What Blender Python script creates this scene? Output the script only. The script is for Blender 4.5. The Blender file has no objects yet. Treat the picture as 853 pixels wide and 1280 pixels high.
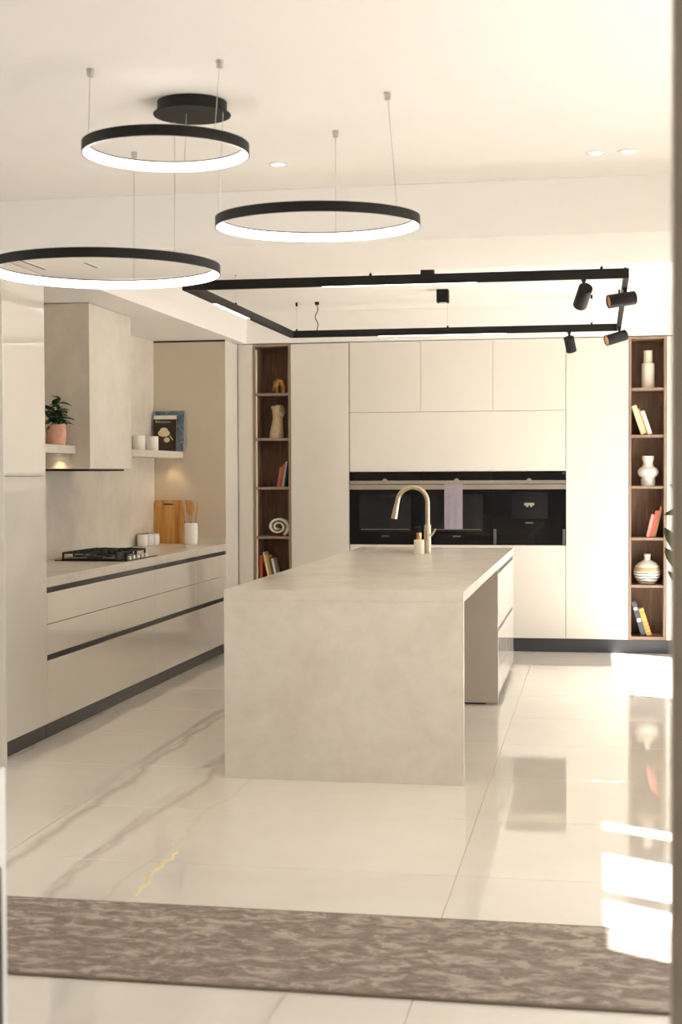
import bpy, bmesh, math, random
from mathutils import Vector, Matrix, Quaternion
random.seed(7)
S = bpy.context.scene
COL = S.collection

# ------------------------------------------------------------------ camera
CAM_H, FPX, YAW, PITCH, ROLL = 1.5, 1778.0, 0.17886, 0.02626, 0.0041
_f = Vector((-math.sin(YAW)*math.cos(PITCH), math.cos(YAW)*math.cos(PITCH), -math.sin(PITCH)))
_r = Vector((math.cos(YAW), math.sin(YAW), 0))
_u = _r.cross(_f)
RT = _r*math.cos(ROLL) - _u*math.sin(ROLL)
UP = _u*math.cos(ROLL) + _r*math.sin(ROLL)
cd = bpy.data.cameras.new('camera'); cam = bpy.data.objects.new('camera', cd); COL.objects.link(cam)
cd.sensor_fit = 'VERTICAL'; cd.sensor_height = 36.0; cd.lens = FPX/1280*36
cd.clip_start = 0.05; cd.clip_end = 200
cd.dof.use_dof = True; cd.dof.focus_distance = 9.0; cd.dof.aperture_fstop = 4.0
M3 = Matrix((RT, UP, -_f)).transposed()
cam.matrix_world = Matrix.Translation((0, 0, CAM_H)) @ M3.to_4x4()
S.camera = cam

# ------------------------------------------------------------------ light
S.view_settings.view_transform = 'Standard'; S.view_settings.look = 'None'
S.view_settings.gamma = 1.0; S.view_settings.use_curve_mapping = False
S.view_settings.exposure = 0.56
w = bpy.data.worlds.new('sky'); S.world = w; w.use_nodes = True
bg = w.node_tree.nodes['Background']
bg.inputs['Color'].default_value = (0.91, 0.965, 1.02, 1); bg.inputs['Strength'].default_value = 2.6
SUN_DIR = Vector((-1.0, 0.55, -1.28)).normalized()
sl = bpy.data.lights.new('sun', 'SUN'); so = bpy.data.objects.new('sun', sl); COL.objects.link(so)
sl.energy = 23.0; sl.angle = math.radians(0.6); sl.color = (1.0, 0.98, 0.955)
so.rotation_euler = SUN_DIR.to_track_quat('-Z', 'Y').to_euler(); so.location = (8, -3, 9)
def portal(cx, cy, cz, sx, sy, normal):
    l = bpy.data.lights.new('window_portal', 'AREA'); o = bpy.data.objects.new('window_portal', l); COL.objects.link(o)
    l.shape = 'RECTANGLE'; l.size = sx; l.size_y = sy; l.cycles.is_portal = True
    o.location = (cx, cy, cz); o.rotation_euler = Vector(normal).to_track_quat('-Z', 'Z').to_euler()
S.cycles.max_bounces = 10; S.cycles.diffuse_bounces = 6; S.cycles.glossy_bounces = 6; S.cycles.transparent_max_bounces = 12
S.cycles.use_denoising = True; S.cycles.sample_clamp_indirect = 8.0; S.cycles.blur_glossy = 0.2

# ------------------------------------------------------------------ materials
MATS = {}
def nodes(name):
    m = bpy.data.materials.new(name); m.use_nodes = True; MATS[name] = m
    nt = m.node_tree; return m, nt, nt.nodes['Principled BSDF']
def setp(b, **k):
    for n, v in k.items():
        b.inputs[n.replace('_', ' ')].default_value = v
def c4(c): return (c[0], c[1], c[2], 1)
def srgb(r, g, b):
    f = lambda v: (v/255/12.92) if v/255 <= .04045 else ((v/255+.055)/1.055)**2.4
    return (f(r), f(g), f(b))
def mapped(nt, scale=(1, 1, 1), world=True):
    if world:
        g = nt.nodes.new('ShaderNodeNewGeometry'); src = g.outputs['Position']
    else:
        g = nt.nodes.new('ShaderNodeTexCoord'); src = g.outputs['Object']
    mp = nt.nodes.new('ShaderNodeMapping'); mp.inputs['Scale'].default_value = scale
    nt.links.new(src, mp.inputs['Vector']); return mp.outputs['Vector']
def noise(nt, vec, scale, detail=4, rough=.55, dist=0):
    n = nt.nodes.new('ShaderNodeTexNoise'); n.inputs['Scale'].default_value = scale
    n.inputs['Detail'].default_value = detail; n.inputs['Roughness'].default_value = rough
    n.inputs['Distortion'].default_value = dist
    nt.links.new(vec, n.inputs['Vector']); return n.outputs['Fac']
def ramp(nt, fac, stops):
    r = nt.nodes.new('ShaderNodeValToRGB'); e = r.color_ramp.elements
    while len(e) < len(stops): e.new(0.5)
    for el, (p, c) in zip(e, stops): el.position = p; el.color = c4(c)
    nt.links.new(fac, r.inputs['Fac']); return r.outputs['Color']
def mixc(nt, fac, a, b, mode='MIX'):
    m = nt.nodes.new('ShaderNodeMix'); m.data_type = 'RGBA'; m.blend_type = mode
    for sock, v in ((m.inputs['Factor'], fac), (m.inputs['A'], a), (m.inputs['B'], b)): pass
    ins = [i for i in m.inputs if i.enabled]
    for i, v in zip(ins, (fac, a, b)):
        if isinstance(v, (int, float)): i.default_value = v
        elif isinstance(v, tuple): i.default_value = c4(v)
        else: nt.links.new(v, i)
    return [o for o in m.outputs if o.enabled][0]
def bump(nt, b, fac, strength, dist=0.01):
    n = nt.nodes.new('ShaderNodeBump'); n.inputs['Strength'].default_value = strength; n.inputs['Distance'].default_value = dist
    nt.links.new(fac, n.inputs['Height']); nt.links.new(n.outputs['Normal'], b.inputs['Normal'])
def plain(name, col, rough=.5, metal=0, var=.06, scale=6, **k):
    m, nt, b = nodes(name)
    f = noise(nt, mapped(nt, world=False), scale, 3)
    lo = tuple(max(0, c*(1-var)) for c in col); hi = tuple(min(1, c*(1+var)) for c in col)
    nt.links.new(ramp(nt, f, [(.3, lo), (.7, hi)]), b.inputs['Base Color'])
    setp(b, Roughness=rough, Metallic=metal, **k); return m
def emit(name, col, strength):
    m, nt, b = nodes(name)
    setp(b, Base_Color=c4((.8, .8, .8)), Emission_Color=c4(col), Emission_Strength=strength); return m

plain('paint', srgb(241, 237, 231), .75, var=.012, scale=1.2)
plain('lacquer', srgb(222, 215, 204), .05, var=.01, scale=.8, Coat_Weight=.35, Coat_Roughness=.02)
plain('lacquer_back', srgb(226, 220, 209), .12, var=.01, scale=.8, Coat_Weight=.3, Coat_Roughness=.02)
plain('carcass', srgb(74, 66, 57), .5, var=.02)  # body boards coloured dark so gaps between fronts show as shade
plain('taupe_grey', srgb(196, 187, 174), .3, var=.01)
plain('profile_cream', srgb(238, 222, 200), .4, var=.02)
plain('taupe_panel', srgb(212, 198, 176), .12, var=.01)
plain('dark_trim', (.022, .022, .024), .3, var=.1)
plain('dark_plinth', (.035, .038, .045), .28, var=.1, Specular_IOR_Level=.6)
plain('black_metal', (.009, .008, .0075), .6, var=.1, Specular_IOR_Level=.3)
plain('black_glass', (.004, .004, .005), .03, var=.1, Specular_IOR_Level=.3)
plain('oven_window', (.014, .014, .016), .04, var=.3, scale=3, Specular_IOR_Level=.35)
plain('steel', srgb(205, 196, 184), .28, 1, var=.03)
plain('champagne_metal', srgb(205, 190, 165), .25, 1, var=.03)
plain('cast_iron', (.010, .010, .011), .5, var=.2)
plain('white_ceramic', srgb(238, 233, 224), .22, var=.015)
plain('cream_ceramic', srgb(236, 228, 208), .45, var=.03)
plain('grout', srgb(176, 160, 136), .6, var=.05)
plain('aluminium', srgb(196, 186, 174), .45, .1, var=.03)
plain('grip_grey', srgb(96, 93, 90), .35, .4, var=.03)
plain('white_frame', srgb(238, 238, 238), .25, var=.01)
plain('cable_steel', (.55, .52, .48), .35, 1, var=.02)
plain('nickel', (.6, .57, .52), .35, 1, var=.02)
plain('towel', srgb(204, 194, 203), .95, var=.08, scale=60)
plain('bronze', (.42, .24, .08), .32, .9, var=.35, scale=30)
plain('sandstone', srgb(196, 174, 140), .85, var=.12, scale=40)
plain('leaf', (.030, .085, .020), .35, var=.4, scale=12)
plain('leaf_light', (.16, .24, .03), .35, var=.3, scale=10)
plain('leaf_olive', (.055, .085, .018), .35, var=.4, scale=12)
plain('stem', (.10, .13, .04), .6)
plain('soil', (.03, .02, .012), .95, var=.4, scale=60)
plain('terracotta', srgb(226, 172, 146), .7, var=.16, scale=14)
plain('page', srgb(236, 226, 204), .9, var=.06, scale=120)
plain('glint_gold', (1.0, .80, .42), .3, .2, var=.15, scale=40)  # bright colour of the painted floor reflection
plain('wood_utensil', srgb(205, 158, 98), .6, var=.12, scale=18)
plain('copper', (.82, .45, .24), .25, 1, var=.05)
plain('patio_stone', (.54, .52, .50), .8, var=.08, scale=2)
for nm, rgb in dict(bk_cream=(226, 208, 168), bk_tan=(196, 156, 104), bk_white=(238, 232, 220), bk_pink=(232, 150, 140), bk_red=(214, 92, 84),
                    bk_brown=(150, 104, 66), bk_grey=(78, 80, 88), bk_orange=(226, 164, 82), bk_rose=(190, 110, 104), bk_rust=(196, 92, 44),
                    bk_green=(74, 90, 62), bk_dark=(30, 30, 32), bk_yellow=(216, 160, 70), bk_cocoa=(58, 40, 28), bk_silver=(190, 186, 178),
                    bk_band=(190, 128, 52), food_cream=(226, 214, 170)).items():
    plain(nm, srgb(*rgb), .55, var=.08, scale=25)
emit('led', (1.0, .95, .87), 3.0)
emit('led_warm', (1.0, .80, .55), 3.0)
emit('lamp_disc', (1.0, .95, .84), 3.0)

m, nt, b = nodes('glass_pane')
nt.nodes.remove(b); tr = nt.nodes.new('ShaderNodeBsdfTransparent'); gl = nt.nodes.new('ShaderNodeBsdfGlossy'); gl.inputs['Roughness'].default_value = .01
mx = nt.nodes.new('ShaderNodeMixShader'); mx.inputs[0].default_value = .06
nt.links.new(tr.outputs[0], mx.inputs[1]); nt.links.new(gl.outputs[0], mx.inputs[2]); nt.links.new(mx.outputs[0], nt.nodes['Material Output'].inputs['Surface'])

# stone worktop
def stone(name, base, dark, light, rough, sc=1.0):
    m, nt, b = nodes(name); v = mapped(nt)
    f1 = noise(nt, v, 2.2*sc, 8, .62, .8); f2 = noise(nt, v, 14*sc, 6, .65)
    a = ramp(nt, f1, [(.30, dark), (.48, base), (.72, light)])
    nt.links.new(mixc(nt, .28, a, ramp(nt, f2, [(.35, dark), (.65, light)])), b.inputs['Base Color'])
    setp(b, Roughness=rough); bump(nt, b, f2, .02)
stone('worktop_stone', srgb(218, 209, 196), srgb(207, 197, 184), srgb(226, 218, 206), .26)
stone('splash_stone', srgb(222, 213, 199), srgb(210, 200, 185), srgb(230, 223, 211), .2, .6)
stone('blue_cover', srgb(88, 110, 130), srgb(30, 44, 60), srgb(170, 184, 196), .4, 8)

# polished marble tile: soft ground with veins running along the room
m, nt, b = nodes('marble_tile')
v = mapped(nt)
sep = nt.nodes.new('ShaderNodeSeparateXYZ'); nt.links.new(v, sep.inputs[0])
wob = noise(nt, mapped(nt, (1.2, .9, 1)), .9, 4, .5)
def math_n(op, a, b2=None, clamp=False):
    n = nt.nodes.new('ShaderNodeMath'); n.operation = op; n.use_clamp = clamp
    for i, vv in enumerate((a, b2)):
        if vv is None: continue
        if isinstance(vv, (int, float)): n.inputs[i].default_value = vv
        else: nt.links.new(vv, n.inputs[i])
    return n.outputs[0]
wx = math_n('ADD', sep.outputs['X'], math_n('MULTIPLY', math_n('SUBTRACT', wob, .5), .42))
fine = noise(nt, v, 9, 4, .6)
base = ramp(nt, noise(nt, v, .9, 6, .6, .6), [(.25, srgb(229, 221, 209)), (.5, srgb(235, 229, 219)), (.75, srgb(240, 235, 226))])
col = base
for cx, wd, st in ((-2.27, .030, .42), (-1.93, .026, .34), (-1.72, .012, .10), (-3.1, .02, .3), (.75, .02, .2), (-4.0, .03, .4), (1.2, .02, .3)):
    d = math_n('ABSOLUTE', math_n('SUBTRACT', wx, cx))
    k = math_n('SUBTRACT', 1.0, math_n('DIVIDE', d, math_n('MULTIPLY', math_n('ADD', fine, .35), wd*1.5)), True)
    col = mixc(nt, math_n('MULTIPLY', k, st), col, srgb(150, 128, 98))
nt.links.new(col, b.inputs['Base Color'])
setp(b, Roughness=.035, Specular_IOR_Level=.62)

# dark oak: brown boards, paler taupe carcass boards
def oak(name, c0, c1, c2):
    m, nt, b = nodes(name)
    v = mapped(nt, (9, 9, .9))
    f = noise(nt, v, 2.6, 6, .6, 1.2); f2 = noise(nt, mapped(nt, (60, 60, 3)), 2, 3)
    nt.links.new(mixc(nt, .3, ramp(nt, f, [(.3, c0), (.55, c1), (.75, c2)]), ramp(nt, f2, [(.35, c0), (.65, c2)])), b.inputs['Base Color'])
    setp(b, Roughness=.5); bump(nt, b, f2, .05)
oak('oak', srgb(92, 66, 46), srgb(120, 90, 65), srgb(142, 110, 84))
oak('oak_light', srgb(134, 108, 90), srgb(152, 126, 108), srgb(166, 142, 124))
m, nt, b = nodes('bamboo')
v = mapped(nt, (22, 22, 1.4)); f = noise(nt, v, 1.6, 4, .5)
nt.links.new(ramp(nt, f, [(.3, srgb(178, 120, 56)), (.55, srgb(206, 150, 80)), (.75, srgb(220, 170, 100))]), b.inputs['Base Color']); setp(b, Roughness=.5)
# woven runner
m, nt, b = nodes('runner')
f1 = noise(nt, mapped(nt, (5.0, 9.5, 1)), 1.7, 9, .72, .7); f3 = noise(nt, mapped(nt, (14, 30, 1)), 1.6, 5, .7, .5)
f2 = noise(nt, mapped(nt, (60, 60, 1)), 4, 2)
c1 = ramp(nt, f1, [(.44, srgb(124, 109, 100)), (.51, srgb(146, 130, 119)), (.57, srgb(206, 191, 176))])
c1 = mixc(nt, .35, c1, ramp(nt, f3, [(.42, srgb(128, 113, 104)), (.58, srgb(196, 181, 167))]))
nt.links.new(mixc(nt, .18, c1, ramp(nt, f2, [(.3, srgb(112, 99, 90)), (.7, srgb(180, 166, 152))])), b.inputs['Base Color'])
setp(b, Roughness=.95); bump(nt, b, f2, .35, .004)
plain('rug_binding', srgb(140, 124, 110), .9, var=.1, scale=40)
# speckled patterned vase
m, nt, b = nodes('banded_ceramic')
tc = nt.nodes.new('ShaderNodeTexCoord'); sp = nt.nodes.new('ShaderNodeSeparateXYZ'); nt.links.new(tc.outputs['Object'], sp.inputs[0])
wz = nt.nodes.new('ShaderNodeTexWave'); wz.bands_direction = 'Z'; wz.inputs['Scale'].default_value = 13; wz.inputs['Distortion'].default_value = 2.2; wz.inputs['Detail Scale'].default_value = 1.6
nt.links.new(tc.outputs['Object'], wz.inputs['Vector'])
low = ramp(nt, wz.outputs['Fac'], [(.10, srgb(70, 66, 60)), (.30, srgb(236, 230, 220))])
mr = nt.nodes.new('ShaderNodeMapRange'); mr.inputs['From Min'].default_value = 0; mr.inputs['From Max'].default_value = .25
nt.links.new(sp.outputs['Z'], mr.inputs['Value'])
r1 = nt.nodes.new('ShaderNodeValToRGB'); r1.color_ramp.interpolation = 'CONSTANT'
e = r1.color_ramp.elements; e[0].position = 0; e[0].color = (0, 0, 0, 1); e[1].position = .43; e[1].color = (1, 1, 1, 1)
nt.links.new(mr.outputs[0], r1.inputs['Fac'])
r2 = nt.nodes.new('ShaderNodeValToRGB'); r2.color_ramp.interpolation = 'CONSTANT'
e = r2.color_ramp.elements; e[0].position = 0; e[0].color = c4(srgb(196, 170, 132)); e[1].position = .57; e[1].color = c4(srgb(238, 232, 222))
nt.links.new(mr.outputs[0], r2.inputs['Fac'])
nt.links.new(mixc(nt, r1.outputs['Color'], low, r2.outputs['Color']), b.inputs['Base Color']); setp(b, Roughness=.5)

# ------------------------------------------------------------------ mesh helpers
def finish(bm, name, mat, parent=None, off=(0, 0, 0), smooth=None):
    bmesh.ops.recalc_face_normals(bm, faces=bm.faces)
    me = bpy.data.meshes.new(name)
    if any(off): bmesh.ops.translate(bm, verts=bm.verts, vec=-Vector(off))
    bm.to_mesh(me); bm.free()
    if smooth:
        me.polygons.foreach_set('use_smooth', [True]*len(me.polygons)); me.set_sharp_from_angle(angle=math.radians(smooth))
    me.materials.append(MATS[mat])
    o = bpy.data.objects.new(name, me); COL.objects.link(o)
    if parent is not None: o.parent = parent
    return o
def addbox(bm, x0, x1, y0, y1, z0, z1):
    vs = [bm.verts.new(p) for p in ((x0, y0, z0), (x1, y0, z0), (x1, y1, z0), (x0, y1, z0), (x0, y0, z1), (x1, y0, z1), (x1, y1, z1), (x0, y1, z1))]
    for f in ((0, 3, 2, 1), (4, 5, 6, 7), (0, 1, 5, 4), (1, 2, 6, 5), (2, 3, 7, 6), (3, 0, 4, 7)): bm.faces.new([vs[i] for i in f])
    return vs
def boxbm(x0, x1, y0, y1, z0, z1, bev=0, seg=1):
    bm = bmesh.new(); addbox(bm, x0, x1, y0, y1, z0, z1)
    if bev: bmesh.ops.bevel(bm, geom=list(bm.edges), offset=bev, segments=seg, affect='EDGES', profile=.5)
    return bm
def lathebm(prof, n=40, cx=0, cy=0, cz=0, close=False):
    bm = bmesh.new(); rings = []
    for r, z in prof:
        if r < 1e-6: rings.append([bm.verts.new((cx, cy, cz+z))])
        else: rings.append([bm.verts.new((cx+r*math.cos(2*math.pi*i/n), cy+r*math.sin(2*math.pi*i/n), cz+z)) for i in range(n)])
    prs = list(zip(rings, rings[1:])) + ([(rings[-1], rings[0])] if close else [])
    for a, c in prs:
        for i in range(n):
            j = (i+1) % n
            if len(a) == 1 and len(c) == 1: continue
            if len(a) == 1: bm.faces.new((a[0], c[i], c[j]))
            elif len(c) == 1: bm.faces.new((a[i], a[j], c[0]))
            else: bm.faces.new((a[i], a[j], c[j], c[i]))
    if not close:
        for rg in (rings[0], rings[-1]):
            if len(rg) > 2: bm.faces.new(rg)
    return bm
def sweepbm(pts, rad, n=12, bm=None, flat=1.0):
    bm = bm or bmesh.new(); P = [Vector(p) for p in pts]
    if not hasattr(rad, '__len__'): rad = [rad]*len(P)
    rings = []; ref = None
    for i, p in enumerate(P):
        t = (P[min(i+1, len(P)-1)]-P[max(i-1, 0)]).normalized()
        if ref is None:
            ref = Vector((0, 1, 0)) if abs(t.y) < .9 else Vector((1, 0, 0))
        a = (ref - t*ref.dot(t)).normalized(); ref = a; c = t.cross(a)
        rings.append([bm.verts.new(p + (a*math.cos(2*math.pi*k/n)*flat + c*math.sin(2*math.pi*k/n))*rad[i]) for k in range(n)])
    for a, c in zip(rings, rings[1:]):
        for k in range(n): bm.faces.new((a[k], a[(k+1) % n], c[(k+1) % n], c[k]))
    bm.faces.new(rings[0]); bm.faces.new(rings[-1])
    return bm
def ellip(bm, c, r, seg=16):
    g = bmesh.ops.create_uvsphere(bm, u_segments=seg, v_segments=max(6, seg//2), radius=1)
    for vv in g['verts']: vv.co = Vector((vv.co.x*r[0]+c[0], vv.co.y*r[1]+c[1], vv.co.z*r[2]+c[2]))
def prismbm(outline, y0, y1, axis='Y', bev=0):
    bm = bmesh.new()
    mk = {'Y': lambda a, b2, d: (a, d, b2), 'Z': lambda a, b2, d: (a, b2, d), 'X': lambda a, b2, d: (d, a, b2)}[axis]
    A = [bm.verts.new(mk(a, c, y0)) for a, c in outline]; B = [bm.verts.new(mk(a, c, y1)) for a, c in outline]
    bm.faces.new(A); bm.faces.new(B[::-1])
    for i in range(len(A)):
        j = (i+1) % len(A); bm.faces.new((A[i], B[i], B[j], A[j]))
    return bm
def roundrect(x0, x1, z0, z1, r, n=5):
    pts = []
    for cx, cz, a0 in ((x1-r, z1-r, 0), (x0+r, z1-r, 90), (x0+r, z0+r, 180), (x1-r, z0+r, 270)):
        for i in range(n+1):
            a = math.radians(a0+90*i/n); pts.append((cx+r*math.cos(a), cz+r*math.sin(a)))
    return pts
def tag(o, label, cat, group=None):
    o['label'] = label; o['category'] = cat
    if group: o['group'] = group
    return o
class Thing:
    def __init__(s, name, label, cat, loc=(0, 0, 0), group=None):
        s.o = bpy.data.objects.new(name, None); COL.objects.link(s.o); s.o.location = loc; s.o.empty_display_size = .05
        s.loc = Vector(loc); tag(s.o, label, cat, group)
    def add(s, name, bm, mat, smooth=None, sub=None, label=None):
        o = finish(bm, name, mat, sub or s.o, s.loc, smooth)
        if label: o['label'] = label
        return o
    def box(s, name, x0, x1, y0, y1, z0, z1, mat, bev=.0015, sub=None, label=None, seg=1):
        return s.add(name, boxbm(x0, x1, y0, y1, z0, z1, bev, seg), mat, None, sub, label)
def struct(name, bm, mat, label=None, parent=None):
    o = finish(bm, name, mat, parent)
    if parent is None: o['kind'] = 'structure'
    if label: o['label'] = label
    return o
def single(name, bm, mat, label, cat, loc=(0, 0, 0), group=None, smooth=None):
    o = finish(bm, name, mat, None, loc, smooth); o.location = loc
    return tag(o, label, cat, group)
def textbm(txt, size, loc, extr=.0004):
    cu = bpy.data.curves.new('lettering', 'FONT'); cu.body = txt; cu.size = size; cu.extrude = extr; cu.align_x = 'CENTER'; cu.align_y = 'CENTER'
    t = bpy.data.objects.new('lettering', cu); COL.objects.link(t)
    dg = bpy.context.evaluated_depsgraph_get(); me = bpy.data.meshes.new_from_object(t.evaluated_get(dg))
    bm = bmesh.new(); bm.from_mesh(me); bpy.data.objects.remove(t); bpy.data.curves.remove(cu); bpy.data.meshes.remove(me)
    bmesh.ops.transform(bm, matrix=Matrix.Translation(loc) @ Matrix.Rotation(math.pi/2, 4, 'X'), verts=bm.verts)
    return bm

# ------------------------------------------------------------------ room shell
ZC = 2.91; ZS = 2.64
XR = 1.75; XL = -3.73; YB = 12.06
struct('patio', boxbm(-14, 14, -12, 20, -.30, -.06), 'patio_stone', 'pale paved ground around the house')
fl = struct('floor', boxbm(-5.6, XR+.2, -1.7, 12.8, -.05, -.0035), 'grout', 'polished cream marble tile floor')
TX = [-5.6, -4.12, -2.32, -.52, 1.28, XR+.15]; TY0, TYS = 7.015, .876
ty = [TY0+TYS*k for k in range(-10, 7)]; ty[0] = -1.6; ty[-1] = 12.7
tilecache = {}
for i in range(len(TX)-1):
    for j in range(len(ty)-1):
        sx, sy = round(TX[i+1]-TX[i]-.003, 4), round(ty[j+1]-ty[j]-.003, 4)
        if (sx, sy) not in tilecache:
            o = finish(boxbm(0, sx, 0, sy, -.008, 0, .0008), 'floor_tile', 'marble_tile', fl); tilecache[(sx, sy)] = o.data
        else:
            o = bpy.data.objects.new('floor_tile', tilecache[(sx, sy)]); COL.objects.link(o); o.parent = fl
        o.location = (TX[i]+.0015, ty[j]+.0015, 0)
glint_bm = sweepbm([(-1.622, 4.826, .0), (-1.637, 4.93, .0), (-1.628, 4.97, 0), (-1.655, 5.06, .0), (-1.661, 5.131, .0), (-1.648, 5.2, 0), (-1.668, 5.28, .0), (-1.640, 5.31, .0), (-1.646, 5.338, .0), (-1.655, 5.38, 0), (-1.649, 5.42, 0), (-1.662, 5.456, .0)], [.003, .009, .008, .010, .009, .009, .012, .010, .009, .007, .006, .003], 8)  # zigzag light reflection on the floor, laid in as a gold coloured streak
for vv in glint_bm.verts: vv.co.z = max(-.001, min(vv.co.z, .0012))
o = finish(glint_bm, 'glint_streak', 'glint_gold', fl); o['label'] = 'golden light reflection painted as a streak on a marble tile'

struct('ceiling', boxbm(-5.7, XR+.2, -1.7, 12.8, ZC, ZC+.15), 'paint', 'smooth warm white plaster ceiling')
struct('trim_1', boxbm(-5.6, XR, 6.905, 7.92, ZS, ZC-.001), 'paint', 'deep plaster ceiling beam between the two rooms')
struct('trim_2', boxbm(XL-.1, -3.01, 7.92, 12.62, ZS, ZC-.001), 'paint', 'plaster bulkhead above the hob run')
struct('trim_3', boxbm(-3.01, XR, YB, 12.62, ZS, ZC-.001), 'paint', 'plaster bulkhead above the oven wall cabinets')
struct('wall_back', boxbm(-3.85, XR+.2, 12.64, 12.8, -.05, ZC), 'paint', 'wall behind the oven cabinets')
struct('wall_left', boxbm(-3.87, XL, 7.09, 12.64, -.05, ZS), 'paint', 'wall behind the hob')
struct('trim_4', boxbm(-3.3, -3.016, 6.905, 6.9195, 0, ZS-.001, .001), 'lacquer_back', 'end panel on the wall beside the tall cabinet')
struct('wall_stub', boxbm(-5.6, -3.10, 6.92, 7.085, 0, ZS), 'paint', 'plaster wall end beside the tall cabinet')
# window walls: openings let the sun and sky in
def wall_x(name, x0, x1, y0, y1, holes, label):
    bm = bmesh.new(); y = y0
    for (a, b2, z0, z1) in holes:
        addbox(bm, x0, x1, y, a, -.05, ZC)
        if z0 > 0: addbox(bm, x0, x1, a, b2, -.05, z0)
        addbox(bm, x0, x1, a, b2, z1, ZC); y = b2
    addbox(bm, x0, x1, y, y1, -.05, ZC)
    return struct(name, bm, 'paint', label)
HR = [(3.475, 4.105, 0, 2.39), (4.145, 4.735, 0, 2.39), (5.03, 5.25, 0, 2.39), (8.90, 11.2, 0, 2.28)]
wall_x('wall_right', XR, XR+.15, -1.7, 12.8, HR, 'window wall to the sunny patio')
struct('wall_front', boxbm(-5.6, XR, -1.85, -1.7, -.05, ZC), 'paint', 'wall behind the viewer')
n = 0
for (a, b2, z0, z1) in HR:
    n += 1
    bm = bmesh.new(); t = .02
    addbox(bm, XR+.05, XR+.10, a, a+t, 0, z1); addbox(bm, XR+.05, XR+.10, b2-t, b2, 0, z1)
    addbox(bm, XR+.05, XR+.10, a+t, b2-t, z1-.03, z1); addbox(bm, XR+.05, XR+.10, a+t, b2-t, 0, .03)
    wo = struct('window_%d' % n, bm, 'white_frame', 'glazed patio door in the side wall')
    finish(boxbm(XR+.07, XR+.076, a+t, b2-t, .03, z1-.03), 'window_pane', 'glass_pane', wo)
    portal(XR+.12, (a+b2)/2, z1/2, b2-a, z1, (-1, 0, 0))
wall_x('wall_side', -5.75, -5.6, -1.7, 7.09, [(2.6, 5.0, .9, 2.3)], 'side wall of the front room')  # opening for an unseen window added as fill light from the left
bm = bmesh.new()
for a in (2.6, 3.78, 4.97): addbox(bm, -5.7, -5.65, a, a+.03, .9, 2.3)
for a in (.9, 2.27): addbox(bm, -5.7, -5.65, 2.63, 4.97, a, a+.03)
wo = struct('window_5', bm, 'white_frame', 'unseen side window added to fill the left of the room with light')
finish(boxbm(-5.678, -5.672, 2.63, 4.97, .93, 2.27), 'window_pane', 'glass_pane', wo)
portal(-5.72, 3.8, 1.6, 2.4, 1.4, (1, 0, 0))  # sky portal of the added fill window
# glass door frame near the viewer, right edge of view
bm = bmesh.new()
DX = .101
addbox(bm, DX, DX+.045, 2.0, 2.05, 0, 2.32); addbox(bm, 1.05, 1.10, 2.0, 2.05, 0, 2.32); addbox(bm, DX+.045, 1.05, 2.0, 2.05, 2.26, 2.32); addbox(bm, DX+.045, 1.05, 2.0, 2.05, 0, .06)
do = struct('door_1', bm, 'aluminium', 'grey metal framed glass door leaf')
finish(boxbm(DX+.045, 1.05, 2.022, 2.028, .06, 2.26), 'door_pane', 'glass_pane', do)

# ------------------------------------------------------------------ cabinets: hob run (left)
XF = -3.09; WZ = .922
def front(t, name, x0, x1, y0, y1, z0, z1, mat, sub=None): return t.box(name, x0, x1, y0, y1, z0, z1, mat, .0015, sub)
t = Thing('tall_cabinet', 'full-height glossy cream cabinet at the wall end beside the hob run', 'cabinet', (-3.4, 7.37, 0))
t.box('body', XL+.002, XF-.022, 7.087, 7.658, .085, ZS-.003, 'carcass')
front(t, 'door', XF-.02, XF, 7.089, 7.657, .085, 1.497, 'lacquer'); front(t, 'door', XF-.02, XF, 7.089, 7.657, 1.500, ZS-.004, 'lacquer')
t.box('plinth', XL+.002, XF-.012, 7.088, 7.657, 0, .083, 'dark_plinth')
ys = [7.661, 8.665, 9.686, 10.706, 11.638]
labs = ['glossy cream drawer unit of the hob run next to the full-height cabinet', 'glossy cream drawer unit directly under the near half of the hob',
        'glossy cream drawer unit under the far half of the hob', 'glossy cream drawer unit under the utensil crock and chopping board']
for k in range(4):
    a, c = ys[k], ys[k+1]-.002
    t = Thing('drawer_unit', labs[k], 'cabinet', (-3.4, (a+c)/2, 0), 'drawer units of the hob run')
    t.box('body', XL+.002, XF-.06, a, c, .085, .863, 'carcass')
    front(t, 'drawer', XF-.02, XF, a, c, .6535, .831, 'lacquer'); front(t, 'drawer', XF-.02, XF, a, c, .477, .6505, 'lacquer')
    front(t, 'drawer', XF-.02, XF, a, c, .085, .443, 'lacquer')
    t.box('handle_channel', XF-.058, XF-.008, a, c, .8315, .8625, 'dark_trim', .001); t.box('handle_channel', XF-.058, XF-.008, a, c, .4435, .4765, 'dark_trim', .001)
for a, c, lb in ((7.66, 9.995, 'dark plinth board under the hob run, length beside the full-height cabinet'), (9.998, 11.637, 'dark plinth board under the hob run, length towards the oven wall')):
    single('plinth', boxbm(XL+.01, XF-.012, a, c, 0, .083, .001), 'dark_plinth', lb, 'plinth', (-3.4, (a+c)/2, 0), 'plinths of the hob run')
single('worktop', boxbm(XL+.002, XF+.002, 7.66, 11.638, .8635, WZ, .002), 'worktop_stone', 'pale stone worktop along the wall under the hob', 'worktop', (-3.4, 9.6, .8635))
single('splashback', boxbm(XL+.001, XL+.012, 7.66, 11.638, WZ+.001, ZS-.002, .0008), 'splash_stone', 'pale marbled stone splashback behind the hob', 'splashback', (XL, 9.6, WZ))
XW = XL+.013
t = Thing('tall_cabinet', 'full-height taupe-sided fridge housing between hob run and oven wall', 'cabinet', (-3.4, 11.85, 0))
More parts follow.
